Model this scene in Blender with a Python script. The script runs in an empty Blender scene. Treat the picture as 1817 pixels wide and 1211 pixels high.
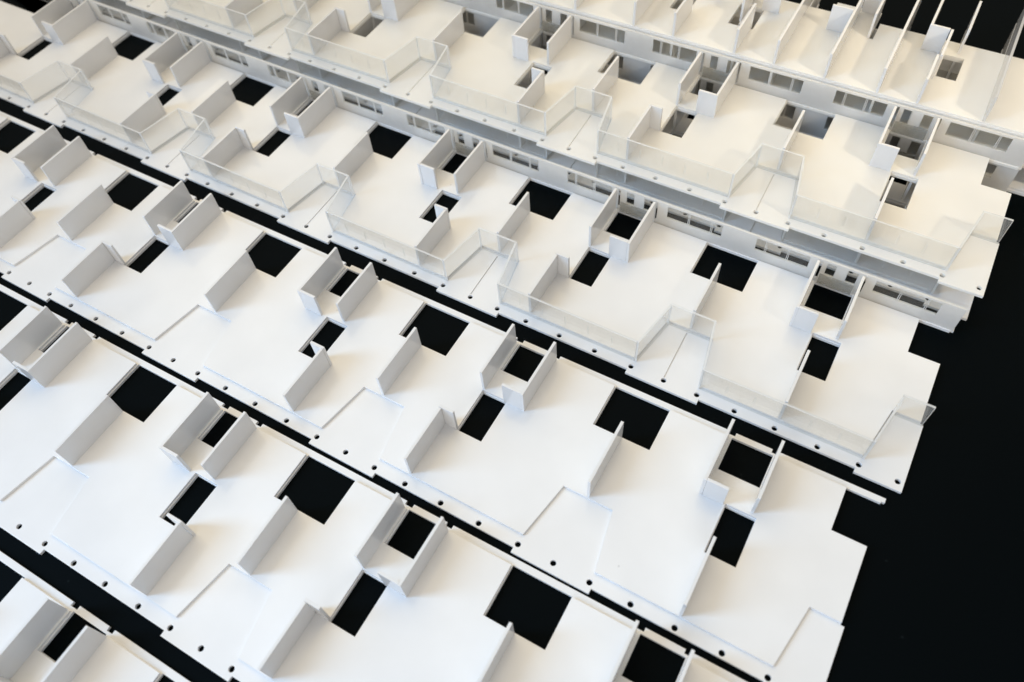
import bpy, math, random
from mathutils import Matrix, Vector

S = 0.001                      # everything below is written in millimetres
random.seed(7)
sc = bpy.context.scene
COL = sc.collection

# ------------------------------------------------------------------ camera
cam_d = bpy.data.cameras.new("camera")
cam = bpy.data.objects.new("camera", cam_d)
COL.objects.link(cam)
RX = (0.8668937, 0.49493075, -0.05948835)
RY = (0.38169191, -0.73578788, -0.55939921)
RZ = (-0.32063467, 0.46223343, -0.82676094)
cam.matrix_world = Matrix((
    (RX[0], -RY[0], -RZ[0], 53.0528 * S),
    (RX[1], -RY[1], -RZ[1], -67.9528 * S),
    (RX[2], -RY[2], -RZ[2], 237.8223 * S),
    (0, 0, 0, 1)))
cam_d.sensor_width = 36.0
cam_d.lens = 36.0 * 1398.74 / 1817.0
cam_d.clip_start = 0.01
cam_d.clip_end = 20.0
cam_d.dof.use_dof = True
cam_d.dof.focus_distance = 0.285
cam_d.dof.aperture_fstop = 12.0
sc.camera = cam

# ------------------------------------------------------------------ world and lamps
w = bpy.data.worlds.new("World")
sc.world = w
w.use_nodes = True
bg = w.node_tree.nodes["Background"]
bg.inputs[0].default_value = (0.98, 0.965, 0.975, 1)
bg.inputs[1].default_value = 0.33


def aim(o, pos, target):
    pos = Vector(pos); d = (Vector(target) - pos)
    o.location = pos
    o.rotation_euler = d.to_track_quat('-Z', 'Y').to_euler()


def area(name, pos, target, size, size_y, power, col):
    l = bpy.data.lights.new(name, 'AREA')
    l.shape = 'RECTANGLE'; l.size = size; l.size_y = size_y
    l.energy = power; l.color = col
    o = bpy.data.objects.new(name, l); COL.objects.link(o)
    aim(o, pos, target)
    return o


# cool daylight from a tall window on the left, in front of the model
wl = area("window_light", (-0.64, -0.46, 0.56), (0.10, -0.12, 0.0), 0.24, 0.72, 1.95, (0.38, 0.64, 1.0))
wl.data.spread = math.radians(76)
# warm light bounced off the ceiling
area("ceiling_light", (-0.34, 0.58, 0.88), (-0.17, 0.24, 0.0), 1.4, 1.1, 9.4, (1.0, 0.85, 0.57))
# soft fill added behind the camera to brighten front faces and gaps
area("front_fill_light", (0.12, -1.00, 0.50), (0.0, 0.12, 0.0), 1.1, 0.6, 5.6, (0.98, 0.97, 0.94))
# warm desk lamp on the right
sp = bpy.data.lights.new("desk_lamp", 'SPOT')
sp.energy = 9.5; sp.color = (1.0, 0.85, 0.62)
sp.shadow_soft_size = 0.022; sp.spot_size = math.radians(44); sp.spot_blend = 1.0
spo = bpy.data.objects.new("desk_lamp", sp); COL.objects.link(spo)
aim(spo, (0.50, 0.02, 0.46), (0.01, 0.36, 0.0))

sc.view_settings.view_transform = 'Standard'
sc.view_settings.look = 'None'
sc.view_settings.exposure = -0.16
sc.view_settings.gamma = 1.0
sc.render.engine = 'CYCLES'
sc.cycles.max_bounces = 14
sc.cycles.transparent_max_bounces = 24


# ------------------------------------------------------------------ materials
def mat(name):
    m = bpy.data.materials.new(name); m.use_nodes = True
    nt = m.node_tree; nt.nodes.clear()
    out = nt.nodes.new('ShaderNodeOutputMaterial')
    return m, nt, out


def acrylic(name, col, rough, dust=True, glow=.05):
    m, nt, out = mat(name)
    N = nt.nodes.new; L = nt.links.new
    b = N('ShaderNodeBsdfPrincipled')
    b.inputs['Roughness'].default_value = rough
    b.inputs['IOR'].default_value = 1.49
    tc = N('ShaderNodeTexCoord')
    if dust:
        # faint cloudiness in the sheet and a sprinkling of dust specks
        n1 = N('ShaderNodeTexNoise'); n1.inputs['Scale'].default_value = 55; n1.inputs['Detail'].default_value = 3
        L(tc.outputs['Object'], n1.inputs['Vector'])
        r1 = N('ShaderNodeMapRange'); r1.inputs[1].default_value = .3; r1.inputs[2].default_value = .7
        r1.inputs[3].default_value = .975; r1.inputs[4].default_value = 1.02
        L(n1.outputs['Fac'], r1.inputs[0])
        vo = N('ShaderNodeTexVoronoi'); vo.inputs['Scale'].default_value = 95; vo.inputs['Randomness'].default_value = 1
        L(tc.outputs['Object'], vo.inputs['Vector'])
        n2 = N('ShaderNodeTexNoise'); n2.inputs['Scale'].default_value = 900; n2.inputs['Detail'].default_value = 1
        L(tc.outputs['Object'], n2.inputs['Vector'])
        ad = N('ShaderNodeMath'); ad.operation = 'MULTIPLY_ADD'; ad.inputs[1].default_value = .06
        L(n2.outputs['Fac'], ad.inputs[0]); L(vo.outputs['Distance'], ad.inputs[2])
        sh = N('ShaderNodeMapRange'); sh.inputs[1].default_value = .055; sh.inputs[2].default_value = .085
        sh.inputs[3].default_value = .34; sh.inputs[4].default_value = 0.0
        L(ad.outputs[0], sh.inputs[0])
        sx = N('ShaderNodeSeparateColor'); L(vo.outputs['Color'], sx.inputs[0])
        gt = N('ShaderNodeMath'); gt.operation = 'GREATER_THAN'; gt.inputs[1].default_value = .74
        L(sx.outputs[0], gt.inputs[0])
        am = N('ShaderNodeMath'); am.operation = 'MULTIPLY'; L(gt.outputs[0], am.inputs[0]); L(sx.outputs[1], am.inputs[1])
        sp_ = N('ShaderNodeMath'); sp_.operation = 'MULTIPLY'; L(sh.outputs[0], sp_.inputs[0]); L(am.outputs[0], sp_.inputs[1])
        mu = N('ShaderNodeMath'); mu.operation = 'SUBTRACT'
        L(r1.outputs[0], mu.inputs[0]); L(sp_.outputs[0], mu.inputs[1])
        mx = N('ShaderNodeVectorMath'); mx.operation = 'SCALE'
        mx.inputs[0].default_value = col
        L(mu.outputs[0], mx.inputs['Scale'])
        L(mx.outputs[0], b.inputs['Base Color'])
        # smudges: uneven gloss
        n3 = N('ShaderNodeTexNoise'); n3.inputs['Scale'].default_value = 38; n3.inputs['Detail'].default_value = 5
        L(tc.outputs['Object'], n3.inputs['Vector'])
        r3 = N('ShaderNodeMapRange'); r3.inputs[1].default_value = .3; r3.inputs[2].default_value = .7
        r3.inputs[3].default_value = rough * .7; r3.inputs[4].default_value = rough * 1.5
        L(n3.outputs['Fac'], r3.inputs[0]); L(r3.outputs[0], b.inputs['Roughness'])
    else:
        b.inputs['Base Color'].default_value = (*col, 1)
    # the thin white sheets let a little light glow through, warmer than it came in
    tl = N('ShaderNodeBsdfTranslucent'); tl.inputs[0].default_value = (1.0, .97, .89, 1)
    ms = N('ShaderNodeMixShader'); ms.inputs[0].default_value = glow
    L(b.outputs[0], ms.inputs[1]); L(tl.outputs[0], ms.inputs[2])
    L(ms.outputs[0], out.inputs[0])
    return m


def clear(name, tint, haze, hazecol, rough=.06, var=.35):
    """thin clear acrylic sheet: lets light straight through, faint haze, Fresnel gloss"""
    m, nt, out = mat(name)
    N = nt.nodes.new; L = nt.links.new
    tr = N('ShaderNodeBsdfTransparent'); tr.inputs[0].default_value = (*tint, 1)
    di = N('ShaderNodeBsdfDiffuse'); di.inputs[0].default_value = (*hazecol, 1)
    tl = N('ShaderNodeBsdfTranslucent'); tl.inputs[0].default_value = (*hazecol, 1)
    hz = N('ShaderNodeMixShader'); hz.inputs[0].default_value = .5
    L(di.outputs[0], hz.inputs[1]); L(tl.outputs[0], hz.inputs[2])
    m1 = N('ShaderNodeMixShader')
    tc = N('ShaderNodeTexCoord')
    no = N('ShaderNodeTexNoise'); no.inputs['Scale'].default_value = 120; no.inputs['Detail'].default_value = 4
    L(tc.outputs['Object'], no.inputs['Vector'])
    mr = N('ShaderNodeMapRange'); mr.inputs[1].default_value = .3; mr.inputs[2].default_value = .75
    mr.inputs[3].default_value = haze * (1 - var); mr.inputs[4].default_value = min(1.0, haze * (1 + var))
    L(no.outputs['Fac'], mr.inputs[0]); L(mr.outputs[0], m1.inputs[0])
    L(tr.outputs[0], m1.inputs[1]); L(hz.outputs[0], m1.inputs[2])
    # Schlick reflectance from the angle, the same on both sides of the thin sheet
    ge = N('ShaderNodeNewGeometry')
    dt = N('ShaderNodeVectorMath'); dt.operation = 'DOT_PRODUCT'
    L(ge.outputs['Normal'], dt.inputs[0]); L(ge.outputs['Incoming'], dt.inputs[1])
    ab = N('ShaderNodeMath'); ab.operation = 'ABSOLUTE'; L(dt.outputs['Value'], ab.inputs[0])
    om = N('ShaderNodeMath'); om.operation = 'SUBTRACT'; om.inputs[0].default_value = 1.0; om.use_clamp = True
    L(ab.outputs[0], om.inputs[1])
    pw = N('ShaderNodeMath'); pw.operation = 'POWER'; pw.inputs[1].default_value = 5.0; L(om.outputs[0], pw.inputs[0])
    fr = N('ShaderNodeMath'); fr.operation = 'MULTIPLY_ADD'; fr.inputs[1].default_value = .96; fr.inputs[2].default_value = .04
    L(pw.outputs[0], fr.inputs[0])
    gl = N('ShaderNodeBsdfGlossy'); gl.inputs['Roughness'].default_value = rough
    m2 = N('ShaderNodeMixShader')
    L(fr.outputs[0], m2.inputs[0]); L(m1.outputs[0], m2.inputs[1]); L(gl.outputs[0], m2.inputs[2])
    L(m2.outputs[0], out.inputs[0])
    return m


M_FLOOR = acrylic("white_acrylic_floor", (.84, .83, .82), .13)
M_BASE = acrylic("white_acrylic_base", (.84, .83, .82), .16)
M_WALL = acrylic("white_acrylic_wall", (.82, .81, .80), .08, glow=.10)
M_FLOOR_T = acrylic("thin_white_acrylic_floor", (.98, .975, .965), .14, glow=.38)
M_BASE_T = acrylic("thin_white_acrylic_base", (.98, .975, .965), .18, glow=.36)
M_GLASS = clear("clear_acrylic", (.975, .975, .97), .13, (.93, .93, .915), .04, .10)
M_GEDGE = clear("clear_acrylic_edge", (.96, .965, .96), .85, (.95, .955, .95), .15, .1)
M_ETCH = clear("etched_line", (.93, .93, .92), .40, (.92, .92, .91), .3, .1)
M_FROST = clear("frosted_acrylic", (.96, .955, .94), .80, (.965, .955, .935), .20, .05)
M_PANE = clear("window_pane_acrylic", (.95, .955, .95), .02, (.8, .8, .78), .10)
M_OPAL = clear("opal_acrylic", (.92, .92, .93), .62, (.92, .92, .92), .12, .08)
M_PARAPET = clear("sawn_clear_acrylic", (.88, .88, .86), .30, (.74, .74, .72), .25)

# near-black table
m, nt, out = mat("black_tabletop")
b = nt.nodes.new('ShaderNodeBsdfPrincipled')
b.inputs['Roughness'].default_value = .55
b.inputs['Specular IOR Level'].default_value = .03
tc = nt.nodes.new('ShaderNodeTexCoord')
vo = nt.nodes.new('ShaderNodeTexVoronoi'); vo.inputs['Scale'].default_value = 60
nt.links.new(tc.outputs['Object'], vo.inputs['Vector'])
cr = nt.nodes.new('ShaderNodeValToRGB')
cr.color_ramp.elements[0].position = .018; cr.color_ramp.elements[0].color = (.006, .009, .010, 1)
cr.color_ramp.elements[1].position = .03; cr.color_ramp.elements[1].color = (.0008, .0021, .0028, 1)
nt.links.new(vo.outputs['Distance'], cr.inputs[0])
nt.links.new(cr.outputs[0], b.inputs['Base Color'])
nt.links.new(b.outputs[0], out.inputs[0])
M_TABLE = m


# ------------------------------------------------------------------ mesh helpers
def link(o, parent=None):
    COL.objects.link(o)
    if parent is not None:
        o.parent = parent
    return o


def poly_sheet(name, outlines, z0, z1, material, parent, bev=0.07, axis='z', at=0.0):
    """one laser-cut sheet: first outline is the edge, the others are holes"""
    cu = bpy.data.curves.new(name, 'CURVE')
    cu.dimensions = '2D'; cu.fill_mode = 'BOTH'
    th = (z1 - z0) * S
    cu.bevel_depth = bev * S; cu.bevel_resolution = 1
    cu.extrude = max(th / 2 - bev * S, 1e-6)
    cu.offset = -bev * S
    for pts in outlines:
        s = cu.splines.new('POLY'); s.points.add(len(pts) - 1)
        for k, (x, y) in enumerate(pts):
            s.points[k].co = (x * S, y * S, 0, 1)
        s.use_cyclic_u = True
    tmp = bpy.data.objects.new("tmp", cu); COL.objects.link(tmp)
    bpy.context.view_layer.update()
    dg = bpy.context.evaluated_depsgraph_get()
    me = bpy.data.meshes.new_from_object(tmp.evaluated_get(dg))
    bpy.data.objects.remove(tmp); bpy.data.curves.remove(cu)
    if axis == 'z':
        me.transform(Matrix.Translation((0, 0, (z0 + z1) / 2 * S)))
    else:   # upright sheet: x stays, curve y becomes z, thickness along y
        me.transform(Matrix.Translation((0, at * S, 0)) @ Matrix.Rotation(math.radians(90), 4, 'X'))
    me.name = name
    me.materials.clear(); me.materials.append(material)
    for p in me.polygons:
        p.use_smooth = False; p.material_index = 0
    return link(bpy.data.objects.new(name, me), parent)


def bevel_box_mesh(name, lx, ly, lz, bev, mats, edge_faces=False):
    """box centred in x,y standing on z=0, with chamfered edges"""
    hx, hy = lx / 2, ly / 2
    b = min(bev, hx * .4, hy * .4, lz * .3)
    xs = [(-hx, -hy), (hx, -hy), (hx, hy), (-hx, hy)]
    sg = [(-1, -1), (1, -1), (1, 1), (-1, 1)]

    def ring(inset, z):
        return [((x - sx * inset) * S, (y - sy * inset) * S, z * S) for (x, y), (sx, sy) in zip(xs, sg)]

    # octagonal rings so that the upright corners are chamfered too
    def oring(inset, z):
        o = []
        for (x, y), (sx, sy) in zip(xs, sg):
            ax, ay = x - sx * inset, y - sy * inset
            c = b * .7
            if sx * sy > 0:
                o += [(ax, ay - sy * c), (ax - sx * c, ay)] if sx * sy > 0 else []
            else:
                o += [(ax - sx * c, ay), (ax, ay - sy * c)]
        return [(q[0] * S, q[1] * S, z * S) for q in o]

    V = oring(b, 0) + oring(0, b) + oring(0, lz - b) + oring(b, lz)
    F = [tuple(range(7, -1, -1)), tuple(range(24, 32))]
    for r in range(3):
        for k in range(8):
            F.append((r * 8 + k, r * 8 + (k + 1) % 8, (r + 1) * 8 + (k + 1) % 8, (r + 1) * 8 + k))
    me = bpy.data.meshes.new(name)
    me.from_pydata(V, [], F); me.update()
    for mm in mats:
        me.materials.append(mm)
    if edge_faces and len(mats) > 1:
        big = max(lx, ly)
        for p in me.polygons:
            n = p.normal
            along = abs(n.x) if lx >= ly else abs(n.y)
            if abs(n.z) > .5 or along > .5:
                p.material_index = 1
    return me


_cache = {}


def box(name, u0, u1, v0, v1, z0, z1, mats, parent, bev=.06, edge=False):
    if not isinstance(mats, (list, tuple)):
        mats = [mats]
    key = (name, round(u1 - u0, 3), round(v1 - v0, 3), round(z1 - z0, 3), mats[0].name)
    if key not in _cache:
        _cache[key] = bevel_box_mesh(name, u1 - u0, v1 - v0, z1 - z0, bev, mats, edge)
    o = bpy.data.objects.new(name, _cache[key])
    o.location = ((u0 + u1) / 2 * S, (v0 + v1) / 2 * S, z0 * S)
    return link(o, parent)


def upright(name, a, b, th, z0, z1, mats, parent, edge=True, bev=.05):
    """upright sheet standing between plan points a and b (centre line)"""
    ax, ay = a; bx, by = b
    L = math.hypot(bx - ax, by - ay)
    key = (name, round(L, 3), th, round(z1 - z0, 3), mats[0].name)
    if key not in _cache:
        _cache[key] = bevel_box_mesh(name, L, th, z1 - z0, bev, mats, edge)
    o = bpy.data.objects.new(name, _cache[key])
    o.location = ((ax + bx) / 2 * S, (ay + by) / 2 * S, z0 * S)
    o.rotation_euler = (0, 0, math.atan2(by - ay, bx - ax))
    return link(o, parent)


def circle(x, y, r, n=18):
    return [(x + r * math.cos(2 * math.pi * k / n), y + r * math.sin(2 * math.pi * k / n)) for k in range(n)]


def rect(u0, u1, v0, v1):
    return [(u0, v0), (u1, v0), (u1, v1), (u0, v1)]


def thing(name, label, cat, loc, rotz=0.0, group=None):
    o = bpy.data.objects.new(name, None)
    o.empty_display_size = .01
    link(o)
    o.location = [c * S for c in loc]
    o.rotation_euler = (0, 0, rotz)
    o['label'] = label; o['category'] = cat
    if group:
        o['group'] = group
    return o


# ------------------------------------------------------------------ the table
me = bpy.data.meshes.new("tabletop")
me.from_pydata([(-1.6, -1.2, -.0022), (1.6, -1.2, -.0022), (1.6, 1.6, -.0022), (-1.6, 1.6, -.0022),
                (-1.6, -1.2, -.03), (1.6, -1.2, -.03), (1.6, 1.6, -.03), (-1.6, 1.6, -.03)], [],
               [(0, 1, 2, 3), (7, 6, 5, 4), (0, 4, 5, 1), (1, 5, 6, 2), (2, 6, 7, 3), (3, 7, 4, 0)])
me.materials.append(M_TABLE)
tb = link(bpy.data.objects.new("tabletop", me))
tb['kind'] = 'structure'
tb['label'] = 'matt black tabletop under the white model plates'

# ------------------------------------------------------------------ one storey plate of the model
ZB, ZT = -2.2, -1.05        # base sheet bottom / top; the floor sheet lies on it, top at z = 0
HW = 11.15                 # wall height above the floor
TW = 1.0                   # wall sheet thickness
PINS = {0: (0, 12.46, 24.83, 38.38, 52.4, 66.83), 1: (.33, 12.73, 24.72, 37.15, 51.2, 65.6)}


def core(i):
    """u of left and right stair wall"""
    if i == 5: return -36.8, -20.5
    return (-36.8, -20.1) if i % 2 else (-37.9, -21.4)


def hole2(i):
    if i == 5: return -28.7, -18.6
    return (-27.2, -17.5) if i % 2 else (-38.0, -28.2)


def storey(root, units, ul, glass=False, facade=False, facade_left=None, back_cut=None, wall_units=None,
           skip_mid=(), thin=False):
    """units: list of bay numbers; ul: left end of the plate"""
    U = lambda i, u: 80.0 * (i - 4) + u
    units = sorted(units)
    mb, mf = (M_BASE_T, M_FLOOR_T) if thin else (M_BASE, M_FLOOR)
    # ---- base sheet
    P = [(ul, -1.45)]
    for i in units:
        if i == 5:
            P += [(U(i, -.4), -1.45), (U(i, -.4), -3.2), (U(i, 14.6), -3.2)]
        else:
            P += [(U(i, -.8), -1.45), (U(i, -.8), -3.2), (U(i, 26.1), -3.2), (U(i, 26.1), -1.45)]
    if units[-1] == 5:
        P += [(94.6, 23.6), (93.5, 23.6), (93.5, 49.6), (82.6, 49.6), (82.6, 65.7), (93.3, 65.7), (93.3, 66.3),
              (94.4, 66.3), (94.4, 67.9)]
    else:
        P += [(U(units[-1], 80), -1.45), (U(units[-1], 80), 67.9)]
    left_cores = [i for i in reversed(units)]
    for i in left_cores:
        lw, rw = core(i)
        for a, b_ in ((rw + .7, rw - 1.6), (lw + 2.2, lw - .6)):
            P += [(U(i, a), 67.9), (U(i, a), 66.6), (U(i, b_), 66.6), (U(i, b_), 67.9)]
    if back_cut:
        cu, cv = back_cut
        P += [(cu, 67.9), (cu, cv), (ul, cv)]
    else:
        P += [(ul, 67.9)]
    outl = [P]
    for i in units:
        lw, rw = core(i)
        if not (back_cut and U(i, -57) < back_cut[0] + 2):
            outl.append(rect(U(i, -77.65), U(i, -57.25), 48.25, 65.7))
        outl.append(rect(U(i, lw + 1.6), U(i, rw - .75), 52.5, 65.7))
        a, b_ = hole2(i)
        outl.append(rect(U(i, a + .3), U(i, b_ - .05), 24.75, 42.0))
        for k, px in enumerate(PINS[i % 2]):
            if i == 5 and k > 1: break
            if i == 5 and k == 1: px = 12.6
            outl.append(circle(U(i, px), 0, .95))
        if glass and i != 5:
            outl.append([(U(i, 11.95), 1.25), (U(i, 12.4), 1.25), (U(i, 12.0), 22.4), (U(i, 11.6), 22.4)])
    poly_sheet('base_plate', outl, ZB, ZT, mb, root)
    # ---- floor sheet
    zf0 = ZT - .12
    P = [(ul, 3.3)]
    for i in units:
        if i == 5:
            P += [(U(i, .5), 3.4), (U(i, 4.1), 24.0), (93.4, 24.0)]
        else:
            P += [(U(i, .1), 3.3), (U(i, 3.7), 23.7), (U(i, 21.05), 23.7), (U(i, 24.9), 3.3)]
    if units[-1] == 5:
        P += [(93.4, 49.5), (82.5, 49.5), (82.5, 65.4)]
    else:
        P += [(U(units[-1], 80), 3.3), (U(units[-1], 80), 65.4)]
    for i in left_cores:
        lw, rw = core(i)
        P += [(U(i, rw - .7), 65.4), (U(i, rw - .7), 52.4), (U(i, lw + 1.2), 52.4), (U(i, lw + 1.2), 65.4)]
        if not (back_cut and U(i, -57) < back_cut[0] + 2):
            P += [(U(i, -57.3), 65.4), (U(i, -57.3), 48.2), (U(i, -78), 48.2), (U(i, -78), 65.4)]
    if back_cut:
        P += [(back_cut[0], 65.4), (back_cut[0], back_cut[1] - .1), (ul, back_cut[1] - .1)]
    else:
        P += [(ul, 65.4)]
    outl = [P]
    for i in units:
        a, b_ = hole2(i)
        outl.append(rect(U(i, a), U(i, b_), 24.7, 42.35))
    poly_sheet('floor_sheet', outl, zf0, 0, mf, root)
    # ---- partition walls
    z0 = ZT + .05
    h = TW / 2

    def wall(i, u, v0, v1):
        du, t = random.uniform(-.06, .06), random.uniform(-.004, .004)
        o = box('partition_wall', U(i, u) - h, U(i, u) + h, v0, v1, z0, HW, M_WALL, root)
        o.rotation_euler = (random.uniform(-.002, .002), random.uniform(-.006, .006), t)
        o.location.x += du * S

    def ret(i, u0, u1, v):
        box('return_panel', U(i, u0), U(i, u1), v - h, v + h, z0, HW, M_WALL, root)

    for i in (wall_units or units):
        lw, rw = core(i)
        if i % 2 == 0:
            wall(i, lw, 42.7, 65.4); wall(i, rw, 41.6, 65.4); ret(i, -29.2, rw - h - .05, 42.15)
            wall(i, -43.0, 3.7, 24.7); ret(i, -43.55, -38.0, 25.3)
            if i not in skip_mid: wall(i, -68.3, 24.1, 48.1)
        else:
            wall(i, lw, 41.6, 65.4); wall(i, rw, 43.4, 65.4); ret(i, lw + h + .05, -29.3, 42.15)
            if i == 5:
                wall(i, -27.5, 3.7, 26.2)
            else:
                wall(i, -12.9, 3.7, 25.0); ret(i, -18.2, -12.35, 25.6)
            if i not in skip_mid: wall(i, -67.7, 24.1, 48.1)
    # ---- clear front glazing that follows the edge of the floor sheet
    if glass:
        g = .8; G = [M_GLASS, M_GEDGE]; zg = ZT + .02; zh = HW - .1
        first = True
        for i in units:
            fl, bl, br, fr = (U(i, .55), 2.85), (U(i, 4.25), 23.05), (U(i, 20.5), 23.05), (U(i, 24.45), 2.85)
            if i == 5:
                fl, bl, br = (U(i, .9), 2.85), (U(i, 4.6), 23.4), (U(i, 14.1), 23.4)
            start = (ul, 2.85) if first else (U(i - 1, 24.45), 2.85)
            first = False
            fp = upright('glass_panel', (start[0] + .1, start[1]), (fl[0] - .5, fl[1]), g, zg, zh, G, root)
            L = fl[0] - start[0]
            n = max(2, round(L / 9.3))
            if L < 80:
                for k in range(1, n):
                    for d in (-.22, .22):
                        o = box('etched_line', -.06, .06, -.02, .02, 4.2, 8.7, M_ETCH, None, bev=.005)
                        o.parent = fp
                        o.location = ((-L / 2 + L * k / n + d) * S, (-g / 2 - .04) * S, 4.9 * S)
            dx, dy = bl[0] - fl[0], bl[1] - fl[1]; q = math.hypot(dx, dy); e = .5 / q
            upright('glass_panel', (fl[0] - dx * .01, fl[1] - dy * .01), (bl[0] - dx * e, bl[1] - dy * e), g, zg, zh, G, root)
            upright('glass_panel', (bl[0] - .35, bl[1]), br if i == 5 else (br[0] + .35, br[1]), g, zg, zh, G, root)
            if i != 5:
                dx, dy = br[0] - fr[0], br[1] - fr[1]
                upright('glass_panel', (fr[0] - dx * .01, fr[1] - dy * .01), (br[0] - dx * e, br[1] - dy * e), g, zg, zh, G, root)
            # groove for the terrace divider
            if i != 5:
                box('divider_strip', U(i, 11.4), U(i, 12.6), 1.2, 22.6, ZB + .01, ZT - .55, M_BASE, root, bev=.02)
    # ---- rear facade sheet with window openings
    if facade:
        fl_ = facade_left if facade_left is not None else ul
        edge = [(fl_, ZT + .02), (94.0, ZT + .02), (94.0, HW), (fl_, HW)]
        wins = []
        for i in units:
            for a, b_, mu in ((-60.3, -39.7, (-56.2, -47.8)), (-33.7, -30.0, ()), (-26.2, -22.2, ()), (-16.2, 6.6, (-7.0, 2.2))):
                if U(i, a) > fl_ + 1:
                    wins.append((U(i, a), U(i, b_), [U(i, q) for q in mu]))
        slots = []
        for i in units:
            lw, rw = core(i)
            if U(i, lw) > fl_ + 3:
                slots += [rect(U(i, lw + .6), U(i, lw + 1.5), .6, 10.4), rect(U(i, rw + .35), U(i, rw + 1.15), .6, 10.4)]
        fs = poly_sheet('facade_sheet', [edge] + [rect(a, b_, 3.7, 10.2) for a, b_, _ in wins] + slots, -.5, .5, M_FROST, root,
                        bev=.05, axis='y', at=66.75)
        for a, b_, mu in wins:
            box('window_pane', a, b_, 66.6, 66.9, 3.7, 10.2, M_PANE, fs, bev=.01)
            for q in mu:
                for d in (-.28, .28):
                    box('mullion', q + d - .11, q + d + .11, 66.25, 66.55, 3.7, 10.2, M_FROST, fs, bev=.02)
            for q in (a + .12, b_ - .12):
                box('window_jamb', q - .1, q + .1, 66.25, 66.55, 3.7, 10.2, M_FROST, fs, bev=.02)
        for i in (wall_units or units):
            lw, rw = core(i)
            box('stair_parapet', U(i, lw + 2.0), U(i, rw - 1.8), 65.5, 66.05, ZT + .02, 4.1, [M_PARAPET], root, bev=.05)


ROWS = {
    'A': (6.0, -148.4, 0.0, .010), 'B': (.13, -72.19, 0.0, .00697), 'C': (0, 0, 0, 0),
    'D': (3.38, 75.69, 0.0, -.00328), 'E': (6.28, 152.11, 0.0, .00203)}
CAT = 'model storey'


def row(key, dz=0.0, **kw):
    u, v, z, t = ROWS[key]
    return (u, v, z + dz), t


loc, t = row('A')
storey(thing('storey_plate', 'white model floor plate cut off by the bottom left corner of the photo', CAT, loc, t), [3, 4], -240, wall_units=[3, 4])
loc, t = row('B')
storey(thing('storey_plate', 'bare white floor plate running along the bottom, second from the front', CAT, loc, t), [1, 2, 3, 4, 5], -400)
loc, t = row('C')
storey(thing('storey_plate', 'bare white floor plate without glazing, just in front of the first glazed one', CAT, loc, t), [0, 1, 2, 3, 4, 5], -480)
loc, t = row('D')
storey(thing('storey_plate', 'single storey white plate with clear front glazing and windowed rear facade', CAT, loc, t),
       [-1, 0, 1, 2, 3, 4, 5], -520, glass=True, facade=True, facade_left=-358.5, back_cut=(-375.5, 54.6),
       wall_units=[0, 1, 2, 3, 4, 5], skip_mid=(0,))
loc, t = row('E')
storey(thing('storey_plate', 'lower storey with glazed front, almost hidden under the top glazed storey', CAT, loc, t),
       [-1, 0, 1, 2, 3, 4, 5], -500, glass=True, facade=True, wall_units=[0, 1, 2, 3, 4, 5])
loc, t = row('E', 13.42)
storey(thing('storey_plate', 'upper glazed storey resting on another storey, behind the single glazed plate', CAT, loc, t),
       [0, 1, 2, 3, 4, 5], -420, thin=True, glass=True, facade=True, wall_units=[0, 1, 2, 3, 4, 5])

# ------------------------------------------------------------------ the rear block (written in the E row's plan frame)
FW = [-118.5, -99.7, -71.0, -52.5, -24.9, -7.7, 13.4, 34.4, 49.9, 74.4]


def rear(root, top, mb, mf):
    back = 113.8
    P = [(-200, 68.7), (125, 68.7), (125, back), (23.7, back), (23.7, 102.0), (22.3, 102.0), (22.3, 121.5), (3.2, 121.5),
         (3.2, back), (-200, back)]
    holes = [rect(52.3, 60.0, 88.9, 104.2), rect(-34.7, -23.6, 87.9, 103.8), rect(-62.0, -53.4, 87.9, 103.8)]
    if not top: holes = []
    poly_sheet('base_plate', [P] + holes, -2.2, -.9, mb, root)
    P2 = [(x, y + .25 if y < 69 else y) for x, y in P]
    poly_sheet('floor_sheet', [P2] + [[(x, y) for x, y in hh] for hh in holes], -1.05, 0, mf, root)
    hh = 11.2 if top else 10.48
    if not top:
        box('rear_wall', -200, 125, 112.4, 113.2, -.8, hh, M_FROST, root)
    z0 = -.8
    h = .5
    ends = {-24.9: 89.3, -52.5: 89.3, 49.9: 86.0, 13.4: 118.0}
    for u in FW:
        v1 = ends.get(u, 141.0)
        box('partition_wall', u - h, u + h, 69.2, v1, z0, hh, M_OPAL if u > 70 else M_WALL, root)
    for u, a, b_ in ((51.2, 86.2, 104.2), (43.2, 104.7, 141), (57.0, 106.6, 128.0), (22.0 - .3, 102.1, 118.5), (-30.6, 92, 141)):
        box('partition_wall', u - h, u + h, a, b_, z0, hh, M_WALL, root)
    for u0, u1, v in ((4.2, 12.85, 101.4), (42.7, 50.4, 104.2), (-25.0, -17.4, 103.4), (13.95, 21.1, 119.6), (-52, -44, 103.4)):
        box('return_panel', u0, u1, v - h, v + h, z0, hh, M_WALL, root)


u, v, z, t = ROWS['E']
for z, lab in ((0.0, 'lowest storey of the rear block, hardly visible behind the rear facade'),
               (12.72, 'middle storey of the rear block, glimpsed through the windows of the top facade'),
               (25.44, 'topmost storey with parallel fin walls and no glazing, at the upper right')):
    mats = (M_BASE_T, M_FLOOR_T) if z > 1 else (M_BASE, M_FLOOR)
    rear(thing('storey_plate', lab, CAT, (u, v, z), t), z > 20, *mats)
